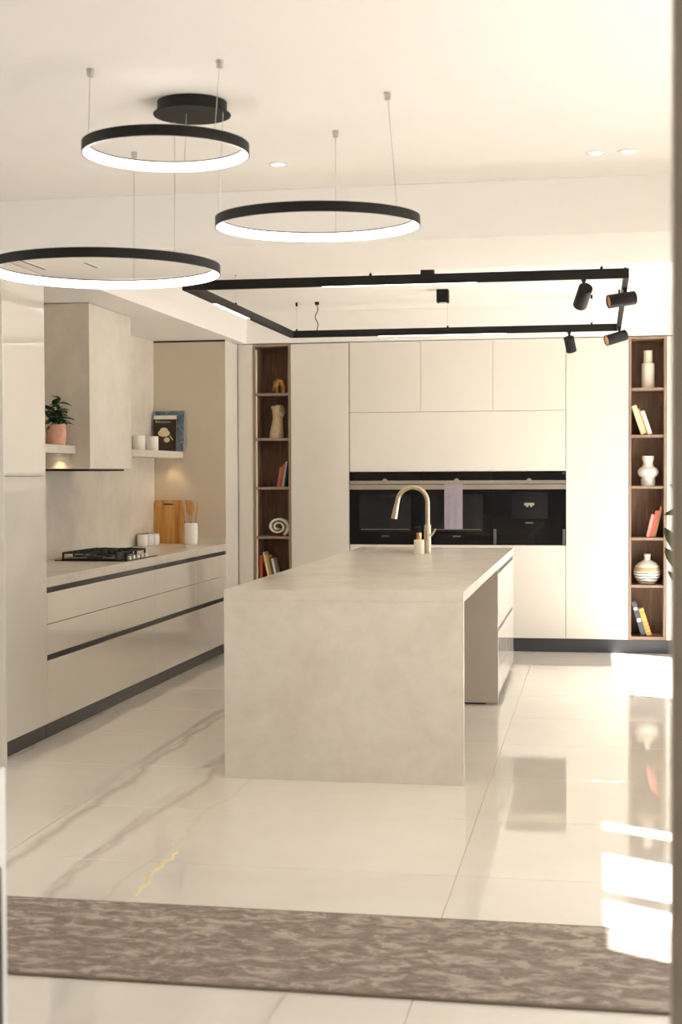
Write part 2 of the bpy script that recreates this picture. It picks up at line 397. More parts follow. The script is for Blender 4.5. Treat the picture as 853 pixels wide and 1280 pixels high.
t.box('side_panel', XL+.002, XF-.001, 11.640, 11.660, 0, ZS-.016, 'taupe_panel'); t.box('shadow_gap', XL+.002, XF-.004, 11.644, 11.660, ZS-.0155, ZS-.001, 'dark_trim', 0)  # dark strip above the panel stands in for the shade of the gap
t.box('body', XL+.002, XF-.022, 11.662, 12.05, .085, ZS-.004, 'carcass')
front(t, 'door', XF-.02, XF, 11.663, 12.048, .085, ZS-.004, 'lacquer')
t.box('plinth', XL+.002, XF-.012, 11.662, 12.05, 0, .083, 'dark_plinth')
t.box('upstand', -3.71, XF-.001, 11.626, 11.6395, WZ+.001, WZ+.045, 'worktop_stone', .001, label='low stone upstand')

# extractor hood, floating shelves
t = Thing('extractor_hood', 'tall box-shaped stone clad extractor hood above the hob', 'extractor hood', (-3.52, 9.37, 1.54))
t.box('cladding', XW, -3.30, 8.95, 9.80, 1.545, ZS-.003, 'splash_stone', .002)
hb = t.box('filter_insert', -3.68, -3.335, 9.02, 9.73, 1.532, 1.5445, 'black_metal', .001)
for k in range(4): t.box('button', -3.345, -3.339, 9.30+.04*k, 9.32+.04*k, 1.527, 1.5318, 'steel', .0005, hb)
def shelf(lbl, x1, y0, y1, zt, ly):
    t = Thing('floating_shelf', lbl, 'shelf', ((XW+x1)/2, (y0+y1)/2, zt-.055), 'floating stone shelves')
    t.box('board', XW, x1, y0, y1, zt-.055, zt, 'worktop_stone', .002)
    pk = t.add('downlight', lathebm([(.028, 0), (.028, -.006), (.022, -.006), (.022, -.004)], 20, (XW+x1)/2+.05, ly, zt-.0555), 'steel', 40)
    t.add('lens', lathebm([(0, 0), (.021, 0), (.021, -.002), (0, -.002)], 16, (XW+x1)/2+.05, ly, zt-.0592), 'led_warm', None, pk)
    l = bpy.data.lights.new('shelf_spot', 'SPOT'); l.energy = 1.1; l.color = (1, .72, .38); l.spot_size = math.radians(110); l.spot_blend = .7; l.shadow_soft_size = .02
    lo = bpy.data.objects.new('shelf_spot', l); COL.objects.link(lo); lo.location = ((XW+x1)/2+.05, ly, zt-.066)
shelf('short floating stone shelf carrying the potted plant', -3.40, 7.662, 8.948, 1.70, 8.905)
shelf('floating stone shelf carrying cookbooks and two white jars', -3.465, 9.802, 11.638, 1.70, 11.55)

# ------------------------------------------------------------------ oven wall
def tallcab(x0, x1, lbl, splits=(), y0=YB):
    t = Thing('tall_cabinet', lbl, 'cabinet', ((x0+x1)/2, 12.3, 0))
    t.box('body', x0, x1, YB+.022, 12.63, .115, ZS-.006, 'carcass')
    zs = [.1155] + list(splits) + [ZS-.006]
    for a, c in zip(zs, zs[1:]): t.box('door', x0+.0015, x1-.0015, YB, YB+.02, a, c-.003, 'lacquer_back')
    return t
single('filler_panel', boxbm(XF+.002, -2.957, YB, YB+.02, .1155, ZS-.006, .001), 'lacquer_back', 'narrow cream filler strip between fridge housing and narrow oak bookcase', 'panel', (-3.02, YB, .1155))
tallcab(-2.620, -2.1065, 'tall cream cabinet door between the oak bookcase and the ovens')
tallcab(-.2635, .2525, 'tall cream cabinet between the coffee machine and the oak bookcase with vases')
tallcab(.5585, 1.15, 'tall cream cabinet beside the oak bookcase with vases, behind the plant')
tallcab(1.152, 1.748, 'tall cream cabinet in the corner by the window wall')
OX = [-2.1025, -1.4865, -.8735, -.2650]
which = ['above the oven without towel', 'above the oven with the towel', 'above the coffee machine']
for k in range(3):
    x0, x1 = OX[k]+.001, OX[k+1]-.001
    t = Thing('wall_cabinet', 'square cream top cupboard ' + which[k], 'cabinet', ((x0+x1)/2, 12.3, 2.033), 'top cupboards of the oven wall')
    t.box('body', x0, x1, YB+.022, 12.63, 2.033, ZS-.006, 'carcass'); t.box('door', x0, x1, YB, YB+.02, 2.033, ZS-.006, 'lacquer_back')
    t = Thing('base_cabinet', 'cream base cupboard ' + which[k].replace('above', 'below'), 'cabinet', ((x0+x1)/2, 12.3, .115), 'base cupboards below the ovens')
    t.box('body', x0, x1, YB+.022, 12.63, .115, .898, 'carcass'); t.box('door', x0, x1, YB, YB+.02, .1155, .898, 'lacquer_back')
t = Thing('wall_cabinet', 'long cream lift-up cupboard spanning directly over the three ovens', 'cabinet', ((OX[0]+OX[3])/2, 12.3, 1.524))
t.box('body', OX[0]+.001, OX[3]-.001, YB+.022, 12.63, 1.524, 2.030, 'carcass'); t.box('door', OX[0]+.001, OX[3]-.001, YB, YB+.02, 1.524, 2.030, 'lacquer_back')
single('plinth', boxbm(XF+.01, 1.748, YB+.014, 12.62, 0, .113, .001), 'dark_plinth', 'long dark plinth board under the oven wall cabinets', 'plinth', (-.7, 12.3, 0))

OZ0, OZ1 = .901, 1.521; OY = YB-.004
def appliance(x0, x1, lbl, name, cat, coffee=False):
    t = Thing(name, lbl, cat, ((x0+x1)/2, 12.3, OZ0)); xm = (x0+x1)/2
    t.box('body', x0+.004, x1-.004, YB+.02, 12.60, OZ0, OZ1, 'black_metal')
    cp = t.box('control_panel', x0+.001, x1-.001, OY, YB+.018, 1.447, OZ1, 'black_glass')
    t.box('metal_trim', x0+.001, x1-.001, OY-.002, YB+.018, 1.417, 1.446, 'steel', .001)
    kb = lathebm([(0, 0), (.019, 0), (.021, .003), (.021, .018), (0, .018)], 28)
    bmesh.ops.transform(kb, matrix=Matrix.Translation((xm, OY-.002, 1.443)) @ Matrix.Rotation(math.pi/2, 4, 'X'), verts=kb.verts)
    t.add('knob', kb, 'steel', 40, label='round metal dial')
    hd = t.box('handle', x0+.001, x1-.001, OY-.022, YB+.018, 1.371, 1.411, 'steel', .002, label='full-width metal handle bar')
    d = t.box('door', x0+.001, x1-.001, OY, YB+.018, OZ0+.001, 1.369, 'black_glass')
    if not coffee:
        t.add('window', prismbm(roundrect(x0+.085, x1-.085, OZ0+.11, 1.325, .006), OY-.0008, OY+.002), 'oven_window', None, d)
        t.box('rack', x0+.10, x1-.10, OY-.0012, OY-.0004, OZ0+.128, OZ0+.131, 'steel', 0, d)
        t.add('lettering', textbm('SIEMENS', .018, (xm, OY-.0012, OZ0+.070)), 'steel', None, d)
    else:
        nb = bmesh.new(); nx0, nx1, nz0, nz1 = xm-.145, xm+.155, 1.127, 1.345
        addbox(nb, nx0, nx1, OY-.0015, OY-.0005, nz0, nz1)
        t.add('dispenser_niche', nb, 'oven_window', None, d)
        t.add('niche_edge', boxbm(nx0, nx1, OY-.003, OY, nz0-.004, nz0, 0), 'black_metal', None, d)
        sp = t.box('spout', xm-.042, xm+.042, OY-.03, OY-.001, 1.235, 1.256, 'steel', .004, d)
        for s in (-.016, .016): t.add('nozzle', lathebm([(.008, 0), (.009, .014)], 12, xm+s, OY-.016, 1.222), 'steel', 40, d)
        t.add('lettering', textbm('SIEMENS', .018, (xm, OY-.0012, 1.087)), 'steel', None, d)
        for xa in (x0+.004, x1-.028): t.box('side_grip', xa, xa+.024, OY-.006, OY-.0005, OZ0+.004, OZ0+.135, 'grip_grey', .002, d)
        t.box('badge', x1-.028, x1-.008, OY-.001, OY, 1.503, 1.508, 'steel', 0, cp)
    return t
appliance(OX[0], OX[1], 'built-in black glass oven with metal dial, no towel on its handle', 'oven', 'oven')
appliance(OX[1], OX[2], 'built-in black glass oven with a towel over its handle', 'oven', 'oven')
appliance(OX[2], OX[3], 'built-in black coffee machine with spout and side grips', 'coffee_machine', 'coffee machine', True)
# towel folded over the middle oven handle
bm = bmesh.new(); tx0, tx1 = -1.283, -1.128; prof = []
ty0 = OY-.0225; hz = 1.4115
prof = [(ty0-.004, 1.035), (ty0-.006, 1.15), (ty0-.005, 1.30), (ty0-.004, 1.40), (ty0-.001, hz+.003), (ty0+.008, hz+.005), (ty0+.018, hz+.004)]
nxs = 14; g = []
for i in range(nxs+1):
    x = tx0+(tx1-tx0)*i/nxs; wv = .0025*math.sin(i*1.1)
    g.append([bm.verts.new((x, y+wv*(1-(z-1.03)/.4 if z < 1.41 else 0)-.003*0, z)) for y, z in prof])
for i in range(nxs):
    for j in range(len(prof)-1): bm.faces.new((g[i][j], g[i+1][j], g[i+1][j+1], g[i][j+1]))
bmesh.ops.solidify(bm, geom=list(bm.faces), thickness=.004)
single('towel', bm, 'towel', 'lilac grey towel draped over an oven handle', 'towel', ((tx0+tx1)/2, ty0, 1.035), smooth=60)

# oak bookcases
SH = [2.21, 1.82, 1.395, .966, .571]
def bookcase(x0, x1, lbl, ledside):
    t = Thing('bookcase', lbl, 'bookcase', ((x0+x1)/2, 12.2, .115)); p = .018; y1 = 12.36; yf = YB-.004
    for xa in (x0+.001, x1-p-.001): t.box('side_panel', xa, xa+p, yf, y1, .115, ZS-.006, 'oak_light', .001)
    t.box('back_panel', x0+p+.001, x1-p-.001, y1-.012, y1, .135, ZS-.03, 'oak', 0)
    t.box('top_panel', x0+p+.001, x1-p-.001, yf+.001, y1-.013, ZS-.026, ZS-.007, 'oak_light', .001)
    t.box('bottom_panel', x0+p+.001, x1-p-.001, yf+.001, y1-.013, .116, .142, 'oak_light', .001)
    for z in SH: t.box('shelf', x0+p+.0015, x1-p-.0015, yf+.012, y1-.0125, z-.022, z, 'oak_light', .001)
    xa = x0+p+.002 if ledside < 0 else x1-p-.0045
    zz = [.142] + SH[::-1] + [ZS-.03]
    for a, c in zip(zz, zz[1:]): t.box('led_strip', xa, xa+(.011 if ledside < 0 else .003), YB+.020, YB+.034, a+.002, c-.024, 'profile_cream' if ledside < 0 else 'champagne_metal', 0, label='thin vertical light profile')
    return t
bookcase(-2.955, -2.621, 'narrow dark oak bookcase with sculptures, set beside the tall cabinet at the fridge end', -1)
bookcase(.2535, .5575, 'narrow dark oak bookcase with white vases, near the windows', 1)

# ------------------------------------------------------------------ island
IX0, IX1, IY0, IY1, IZ = -1.82, -.635, 6.80, 10.95, .935
def plate_hole(xs, ys2, z0, z1):
    bm = bmesh.new(); V = {}
    def vv(i, j, z):
        k = (i, j, z)
        if k not in V: V[k] = bm.verts.new((xs[i], ys2[j], z))
        return V[k]
    for i in range(3):
        for j in range(3):
            if (i, j) == (1, 1): continue
            for z in (z0, z1): bm.faces.new((vv(i, j, z), vv(i+1, j, z), vv(i+1, j+1, z), vv(i, j+1, z)))
    def side(a, c): bm.faces.new((vv(*a, z0), vv(*c, z0), vv(*c, z1), vv(*a, z1)))
    for i in range(3):
        side((i, 0), (i+1, 0)); side((i, 3), (i+1, 3)); side((0, i), (0, i+1)); side((3, i), (3, i+1))
    for a, c in (((1, 1), (2, 1)), ((2, 1), (2, 2)), ((2, 2), (1, 2)), ((1, 2), (1, 1))): side(a, c)
    return bm
t = Thing('island_worktop', 'pale stone island worktop with a waterfall end panel', 'worktop', ((IX0+IX1)/2, IY0, 0))
t.add('top_slab', plate_hole([IX0, -1.70, -1.315, IX1], [IY0, 10.19, 10.60, IY1], .885, IZ), 'worktop_stone')
t.box('waterfall_panel', IX0, IX1, IY0, IY0+.05, 0, .8845, 'worktop_stone', .001)
t = Thing('sink', 'undermount stone coloured sink basin in the island worktop', 'sink', (-1.5, 10.4, .70))
bm = bmesh.new(); a = (-1.72, -1.295, 10.17, 10.62)
addbox(bm, a[0], a[1], a[2], a[3], .70, .71); addbox(bm, a[0], -1.703, a[2], a[3], .7101, .884); addbox(bm, -1.312, a[1], a[2], a[3], .7101, .884)
addbox(bm, -1.7029, -1.3121, a[2], 10.187, .7101, .884); addbox(bm, -1.7029, -1.3121, 10.603, a[3], .7101, .884)
t.add('basin', bm, 'champagne_metal'); t.add('drain', lathebm([(.04, 0), (.04, .004), (.03, .004), (0, .002)], 20, -1.5, 10.4, .7101), 'steel', 40)
# island base units
t = Thing('island_cabinet', 'island drawer unit facing the windows, next to the knee space', 'cabinet', (-1.2, 9.67, 0), 'island units')
t.box('end_panel', IX0+.004, IX1-.003, 9.24, 9.26, .012, .884, 'taupe_grey', .001)
def island_unit(t, a, c, body=True):
    t.box('body', -1.20, IX1-.06, a, c, .085, .69, 'carcass')
    t.box('drawer', IX1-.022, IX1-.002, a, c, .50, .853, 'lacquer', .0015); t.box('drawer', IX1-.022, IX1-.002, a, c, .06, .468, 'lacquer', .0015)
    t.box('handle_channel', IX1-.058, IX1-.012, a, c, .4685, .4995, 'dark_trim', .001); t.box('handle_channel', IX1-.058, IX1-.012, a, c, .8535, .884, 'dark_trim', .001)
island_unit(t, 9.262, 10.099)
t2 = Thing('island_cabinet', 'island drawer unit facing the windows, under the tap end', 'cabinet', (-1.2, 10.52, 0), 'island units')
island_unit(t2, 10.102, 10.93); t2.box('end_panel', IX0+.004, IX1-.003, 10.932, 10.948, .012, .884, 'lacquer', .001)
t3 = Thing('island_cabinet', 'island cupboard facing the hob run', 'cabinet', (-1.5, 8, 0), 'island units')
t3.box('body', IX0+.03, -1.25, 6.86, 9.236, .06, .884, 'carcass')
for k in range(4): t3.box('door', IX0+.004, IX0+.024, 6.862+.594*k, 6.862+.594*k+.59, .06, .884, 'lacquer')
single('plinth', boxbm(IX0+.06, -.72, 9.262, 10.93, 0, .0115, .001), 'dark_plinth', 'low dark base strip under the island drawers', 'plinth', (-1.2, 10, 0))
# tap and soap dispenser
fx, fy = -1.195, 10.08
t = Thing('kitchen_tap', 'tall brushed metal gooseneck tap on the island', 'tap', (fx, fy, IZ))
t.add('base', lathebm([(.030, 0), (.030, .006), (.025, .010), (.025, .20), (.022, .206), (0, .206)], 28, fx, fy, IZ+.0005), 'champagne_metal', 40)
pts = [(fx, fy, IZ+.19), (fx, fy, 1.24)]; R = .108
for k in range(0, 13):
    a = math.radians(180*k/12*.97); pts.append((fx-R+R*math.cos(a), fy, 1.30+R*math.sin(a)))
pts += [(fx-2*R-.006, fy, 1.27)]
t.add('spout', sweepbm(pts, .0165, 16), 'champagne_metal', 50)
t.add('spray_head', sweepbm([(fx-2*R-.005, fy, 1.285), (fx-2*R-.014, fy, 1.24), (fx-2*R-.022, fy, 1.20), (fx-2*R-.025, fy, 1.183)], [.0175, .021, .023, .0225], 16), 'champagne_metal', 50)
t.add('lever', sweepbm([(fx+.02, fy-.01, 1.06), (fx+.045, fy-.03, 1.085), (fx+.062, fy-.045, 1.112)], [.010, .0075, .006], 10), 'champagne_metal', 50)
sx, sy = -1.243, 9.97
t = Thing('soap_dispenser', 'small cream soap dispenser with copper collar beside the tap', 'soap dispenser', (sx, sy, IZ))
t.add('bottle', lathebm([(0, 0), (.036, 0), (.037, .004), (.037, .098), (.034, .103), (.016, .104)], 28, sx, sy, IZ+.0005), 'cream_ceramic', 40)
t.add('collar', lathebm([(.017, 0), (.018, .004), (.018, .045), (.012, .05), (0, .05)], 20, sx, sy, IZ+.105), 'copper', 40)
pb = sweepbm([(sx, sy, IZ+.155), (sx, sy, IZ+.18)], .008, 10); ellip(pb, (sx-.008, sy, IZ+.186), (.026, .013, .009), 12)
t.add('pump', pb, 'black_metal', 50)

# ------------------------------------------------------------------ hob
hx0, hx1, hy0, hy1 = -3.63, -3.115, 9.13, 9.82; hz = WZ+.0005
t = Thing('gas_hob', 'black glass gas hob with cast iron pan supports', 'hob', ((hx0+hx1)/2, (hy0+hy1)/2, WZ))
t.add('glass_plate', prismbm(roundrect(hx0, hx1, hy0, hy1, .012), hz, hz+.007, 'Z'), 'black_glass')
t.box('base_tray', hx0+.04, hx1-.07, hy0+.03, hy1-.03, hz+.0071, hz+.012, 'black_metal', .001)
BR = [(-3.50, 9.27, .045), (-3.29, 9.27, .035), (-3.50, 9.67, .035), (-3.29, 9.67, .045), (-3.40, 9.475, .06)]
for bx, by, br in BR:
    bo = t.add('burner', lathebm([(br, 0), (br, .012), (br*.8, .016), (br*.8, .022), (br*.78, .024), (0, .026)], 24, bx, by, hz+.0121), 'cast_iron', 40)
    t.add('burner_ring', lathebm([(br*1.05, .004), (br*1.1, .004), (br*1.1, .009), (br*1.05, .009)], 24, bx, by, hz+.0121, True), 'steel', 40, bo)
def grate(x0, x1, y0, y1):
    bm = bmesh.new(); z0, z1 = hz+.0122, hz+.058; q = .011
    for xa in (x0, x1-q):
        for ya in (y0, y1-q): addbox(bm, xa, xa+q, ya, ya+q, z0, z1-.012)
    for xa in (x0, x1-q): addbox(bm, xa, xa+q, y0, y1, z1-.012, z1)
    for ya in (y0, y1-q): addbox(bm, x0+q, x1-q, ya, ya+q, z1-.012, z1)
    cx, cy = (x0+x1)/2, (y0+y1)/2; L = min(x1-x0, y1-y0)*.30
    for cxx, cyy in ((x0+(x1-x0)*.25, cy), (x0+(x1-x0)*.75, cy)):
        addbox(bm, cxx-q/2, cxx+q/2, y0+q, y0+q+L, z1-.010, z1+.004); addbox(bm, cxx-q/2, cxx+q/2, y1-q-L, y1-q, z1-.010, z1+.004)
    addbox(bm, cx-q/2, cx+q/2, y0+q, y1-q, z1-.012, z1)
    return bm
for a, c in ((9.165, 9.372), (9.376, 9.574), (9.578, 9.785)): t.add('pan_support', grate(-3.585, -3.195, a, c), 'cast_iron')
for k in range(5):
    t.add('control_knob', lathebm([(.017, 0), (.016, .02), (.014, .022), (0, .022)], 18, -3.150, 9.28+.09*k, hz+.0072), 'steel', 40)

# ------------------------------------------------------------------ counter items
t = Thing('chopping_board', 'bamboo chopping board with grip slot leaning upright on the counter', 'chopping board', (-3.585, 11.60, WZ))
bd = prismbm(roundrect(-3.712, -3.458, WZ, 1.290, .03), 11.60, 11.618)
bmesh.ops.transform(bd, matrix=Matrix.Translation((0, 11.6, WZ+.0005)) @ Matrix.Rotation(math.radians(-1), 4, 'X') @ Matrix.Translation((0, -11.6, -WZ)), verts=bd.verts)
t.add('board', bd, 'bamboo'); t.add('grip_slot', prismbm(roundrect(-3.632, -3.545, 1.248, 1.262, .0065), 11.6052, 11.6075), 'dark_trim')
t.box('cross_strip', -3.711, -3.459, 11.6035, 11.6065, 1.222, 1.2235, 'bk_brown', 0)
cx, cy = -3.345, 11.45
t = Thing('utensil_crock', 'white ribbed ceramic crock holding wooden utensils', 'crock', (cx, cy, WZ))
prof = [(0, 0), (.052, 0)] + [(.056+.0015*(k % 2)+.002*math.sin(math.pi*k/14), .008+.166*k/14) for k in range(15)] + [(.053, .178), (.049, .176), (.047, .02), (0, .016)]
t.add('pot', lathebm(prof, 32, cx, cy, WZ+.0005), 'white_ceramic', 50)
def utensil(name, lbl, dx, dy, tx, tz, head):
    z0 = WZ+.03; p0 = Vector((cx+dx*.4, cy+dy*.4, z0)); p1 = Vector((cx+dx+tx*.7, cy+dy, WZ+.25)); p2 = Vector((cx+dx+tx, cy+dy, tz))
    t = Thing(name, lbl, 'utensil', tuple(p0), 'wooden utensils in the crock')
    t.add('handle', sweepbm([p0, p0.lerp(p1, .5), p1], [.006, .006, .0065], 10), 'wood_utensil', 50)
    d = (p2-p1).normalized()
    if head == 'spoon': hd = sweepbm([p1-d*.01, p1+(p2-p1)*.2, p1+(p2-p1)*.5, p1+(p2-p1)*.8, p2], [.007, .017, .026, .022, .006], 14, None, .35)
    elif head == 'spatula': hd = sweepbm([p1-d*.01, p1+(p2-p1)*.25, p1+(p2-p1)*.95, p2], [.007, .022, .028, .024], 12, None, .22)
    elif head == 'fork':
        hd = sweepbm([p1-d*.01, p1+(p2-p1)*.3, p1+(p2-p1)*.6], [.007, .015, .016], 12, None, .4); n1 = d.cross(Vector((0, 1, 0)))
        for k in (-1.5, -.5, .5, 1.5): sweepbm([p1+(p2-p1)*.5+n1*k*.008, p2+n1*k*.011], [.004, .0025], 8, hd)
    else: hd = sweepbm([p1-d*.01, p2], [.0065, .008], 10)
    t.add('head', hd, 'wood_utensil', 50)
utensil('pasta_fork', 'wooden pasta fork with prongs in the white crock', -.022, -.022, -.045, 1.262, 'fork')
utensil('wooden_spoon', 'round wooden spoon in the white crock', .004, -.012, .012, 1.285, 'spoon')
utensil('wooden_spatula', 'broad wooden spatula in the white crock', -.006, .020, -.018, 1.292, 'spatula')
utensil('wooden_stick', 'thin wooden stirring stick in the white crock', .022, .006, .045, 1.280, 'stick')
single('jar_tray', boxbm(-3.705, -3.695, 11.13, 11.40, WZ+.0005, WZ+.100, .001), 'oak', 'dark wooden back board of the small jar set', 'board', (-3.69, 11.2, WZ))
for k, (lx, ly, nm) in enumerate(((-3.645, 11.085, 'nearest the hob'), (-3.632, 11.20, 'in the middle of three'), (-3.620, 11.315, 'nearest the chopping board'))):
    tj = Thing('storage_jar', 'small white rounded storage jar on the counter, ' + nm, 'jar', (lx, ly, WZ), 'small white jars on the counter')
    tj.add('jar', lathebm([(0, 0), (.036, 0), (.043, .008), (.044, .03), (.044, .07), (.041, .082)], 28, lx, ly, WZ+.0005), 'white_ceramic', 50)
    tj.add('lid', lathebm([(.042, 0), (.042, .008), (.036, .013), (0, .015)], 28, lx, ly, WZ+.0835), 'white_ceramic', 50)

# shelf items
for lx, ly, lb in ((-3.650, 11.02, 'white cylindrical jar on the shelf, half hidden by the hood'), (-3.628, 11.30, 'white cylindrical jar on the shelf in front of the cookbook')):
    tj = Thing('white_jar', lb, 'jar', (lx, ly, 1.70), 'white jars on the cookbook shelf')
    tj.add('jar', lathebm([(0, 0), (.050, 0), (.053, .004), (.053, .122), (.049, .122), (.047, .1215), (.047, .02), (0, .018)], 32, lx, ly, 1.7005), 'white_ceramic', 40)
def standing_book(name, lbl, x0, x1, y0, th, h, lean, cover):
    t = Thing(name, lbl, 'book', ((x0+x1)/2, y0, 1.70), 'cookbooks on the shelf')
    M = Matrix.Translation((0, y0, 1.7006)) @ Matrix.Rotation(-lean, 4, 'X')
    def tr(bm): bmesh.ops.transform(bm, matrix=M, verts=bm.verts); return bm
    t.add('front_cover', tr(boxbm(x0, x1, 0, .003, 0, h, .0005)), cover); t.add('back_cover', tr(boxbm(x0, x1, th-.003, th, 0, h, .0005)), cover)
    t.add('spine', tr(boxbm(x0, x0+.003, .003, th-.003, 0, h, .0005)), cover); t.add('page_block', tr(boxbm(x0+.0035, x1-.003, .0032, th-.0032, .003, h-.003)), 'page')
    return t, tr
standing_book('cookbook', 'blue marbled cookbook standing behind the dark one', -3.700, -3.440, 11.575, .022, .345, math.radians(5), 'blue_cover')
t, tr = standing_book('cookbook', 'dark brown cookbook with a pale dish pictured on its cover', -3.692, -3.492, 11.525, .020, .305, math.radians(5), 'bk_cocoa')
t.add('title_band', tr(boxbm(-3.691, -3.493, -.0006, -.0001, .273, .3045, 0)), 'bk_white')
tb = bmesh.new(); xx = -3.675
for k, wd in enumerate((.010, .006, .007, .004, .009, .012, .008, .007, .010, .008, .011, .006)):
    hh = (.016, .012, .009, .014, .007, .007, .009, .007, .008, .007, .009, .007)[k]
    addbox(tb, xx, xx+wd, -.0006, -.0001, .245, .245+hh); xx += wd+.003
t.add('title_line', tr(tb), 'bk_silver')
pl = bmesh.new(); ellip(pl, (-3.60, -.0004, .155), (.052, .0006, .030), 20); ellip(pl, (-3.60, -.0005, .180), (.034, .0008, .022), 16); ellip(pl, (-3.574, -.0004, .098), (.026, .0006, .022), 16)
sweepbm([(-3.548, -.0005, .135), (-3.52, -.0005, .095)], .004, 6, pl)
t.add('dish_picture', tr(pl), 'food_cream', 50)

# plants
def leafbm(L, W, droop, n=6):
    bm = bmesh.new(); rows = []
    for i in range(n+1):
        s = i/n; wd = W*math.sin(math.pi*min(1, s*.92+.06))**.8*(1 if i < n else .05); y = L*s; z = -droop*s*s*L
        rows.append([bm.verts.new((-wd, y, z+wd*.45)), bm.verts.new((0, y, z)), bm.verts.new((wd, y, z+wd*.45))])
    for a, c in zip(rows, rows[1:]):
        for k in (0, 1): bm.faces.new((a[k], a[k+1], c[k+1], c[k]))
    return bm
def plant(name, lbl, loc, potprof, potmat, stems, mats, lw=.26):
    t = Thing(name, lbl, 'plant', loc)
    t.add('pot', lathebm(potprof, 36, *loc), potmat, 40)
    top = loc[2]+potprof[-2][1] if False else max(z for r, z in potprof)
    rr = [r for r, z in potprof if z == max(z2 for r2, z2 in potprof)][0]
    t.add('soil', lathebm([(0, top-.012), (rr*.9, top-.012), (rr*.9, top-.02), (0, top-.02)], 24, *loc), 'soil')
    meshes = [finish(leafbm(1, lw, .35), 'leaf', mm, None, smooth=80) for mm in mats]
    for s in stems:
        pts, r0, leaves = s
        t.add('stem', sweepbm(pts, [r0*(1-.5*k/(len(pts)-1)) for k in range(len(pts))], 8), 'stem', 50)
        for (p, az, el, L, k) in leaves:
            o = bpy.data.objects.new('leaf', meshes[k].data); COL.objects.link(o); o.parent = t.o
            o.location = Vector(p)-Vector(loc); o.rotation_euler = (el, 0, az) if el is not None else az; o.scale = (L, L, L)
    for mo in meshes: bpy.data.objects.remove(mo)
    return t
px, py, pz = -3.475, 8.80, 1.7005
st = []
for k in range(6):
    a = k*1.05+.3; sp = .022+.026*(k % 2); hgt = .03+.026*k
    pts = [(px+.01*math.cos(a), py+.01*math.sin(a), pz+.10), (px+sp*math.cos(a)*.7, py+sp*math.sin(a)*.7, pz+.13+hgt*.5), (px+sp*math.cos(a), py+sp*math.sin(a), pz+.13+hgt)]
    lv = []
    for q in range(7):
        f = .35+.65*q/6; p = Vector(pts[0]).lerp(Vector(pts[2]), f); az = a+q*2.4
        Lf = random.uniform(.075, .11)
        if p.y+Lf*math.cos(az) > 8.925: az = math.pi-az
        lv.append((tuple(p), az, math.radians(random.uniform(0, 50)), Lf, q % 2))
    st.append((pts, .004, lv))
plain('leaf_b', (.045, .12, .03), .35, var=.3, scale=12)
plant('potted_plant', 'small leafy green plant in a terracotta pot on the shelf', (px, py, pz), [(0, 0), (.052, 0), (.058, .006), (.064, .06), (.065, .10), (.060, .132), (.056, .132), (.055, .118)], 'terracotta', st, ['leaf', 'leaf_b'])
# tall plant by the window wall
px, py, pz = .80, 8.0, 0.0
st = []
def L_(p, az, el, L, k): return (p, math.radians(az), math.radians(el), L, k)
for k, (ex, ey, ez) in enumerate(((.66, 7.95, 1.45), (.565, 8.0, 1.35), (.86, 8.1, 1.6), (.98, 7.85, 1.35), (.74, 8.2, 1.5))):
    p0 = Vector((px+.03*math.cos(k*1.3), py+.03*math.sin(k*1.3), .36)); p2 = Vector((ex, ey, ez)); pm = p0.lerp(p2, .5)+Vector(((px-ex)*.3, 0, .05))
    lv = []
    for q in range(9):
        f = .45+.55*q/8; p = p0.lerp(pm, f*2) if f < .5 else pm.lerp(p2, f*2-1)
        lv.append((tuple(p), k*1.1+q*2.3, math.radians(random.uniform(-30, 40)), random.uniform(.14, .20), q % 2))
    st.append(([p0, p0.lerp(pm, .6), pm.lerp(p2, .3), p2], .008, lv))
# the leaves that reach out past the bookcase edge
for bx_, bz_, tx_, tz_, k in ((.445, 1.06, .358, 1.205, 0), (.44, .965, .362, 1.095, 0), (.425, .975, .405, 1.07, 1), (.425, .905, .378, .965, 0), (.45, 1.305, .362, 1.272, 0), (.455, 1.40, .388, 1.437, 1), (.50, 1.15, .44, 1.28, 0), (.53, 1.0, .47, 1.12, 1)):
    d_ = Vector((tx_-bx_, random.uniform(-.02, .02), tz_-bz_)); L = d_.length; d_.normalize(); nrm = Vector((0, -1, 0)); nrm = (nrm-d_*nrm.dot(d_)).normalized(); xx_ = d_.cross(nrm)
    st[1][2].append(((bx_, 8.0, bz_), Matrix((xx_, d_, nrm)).transposed().to_euler(), None, L, k))
    st.append(([Vector((.57, 8.0, max(.9, bz_-.08))), Vector((.52, 8.0, bz_-.02)), Vector((bx_, 8.0, bz_))], .003, []))
plant('potted_plant', 'tall leafy houseplant by the window wall beside the bookcase with vases', (px, py, pz), [(0, 0), (.13, 0), (.14, .02), (.17, .36), (.175, .38), (.165, .38), (.16, .34)], 'white_ceramic', st, ['leaf_olive', 'leaf_light'], .17)

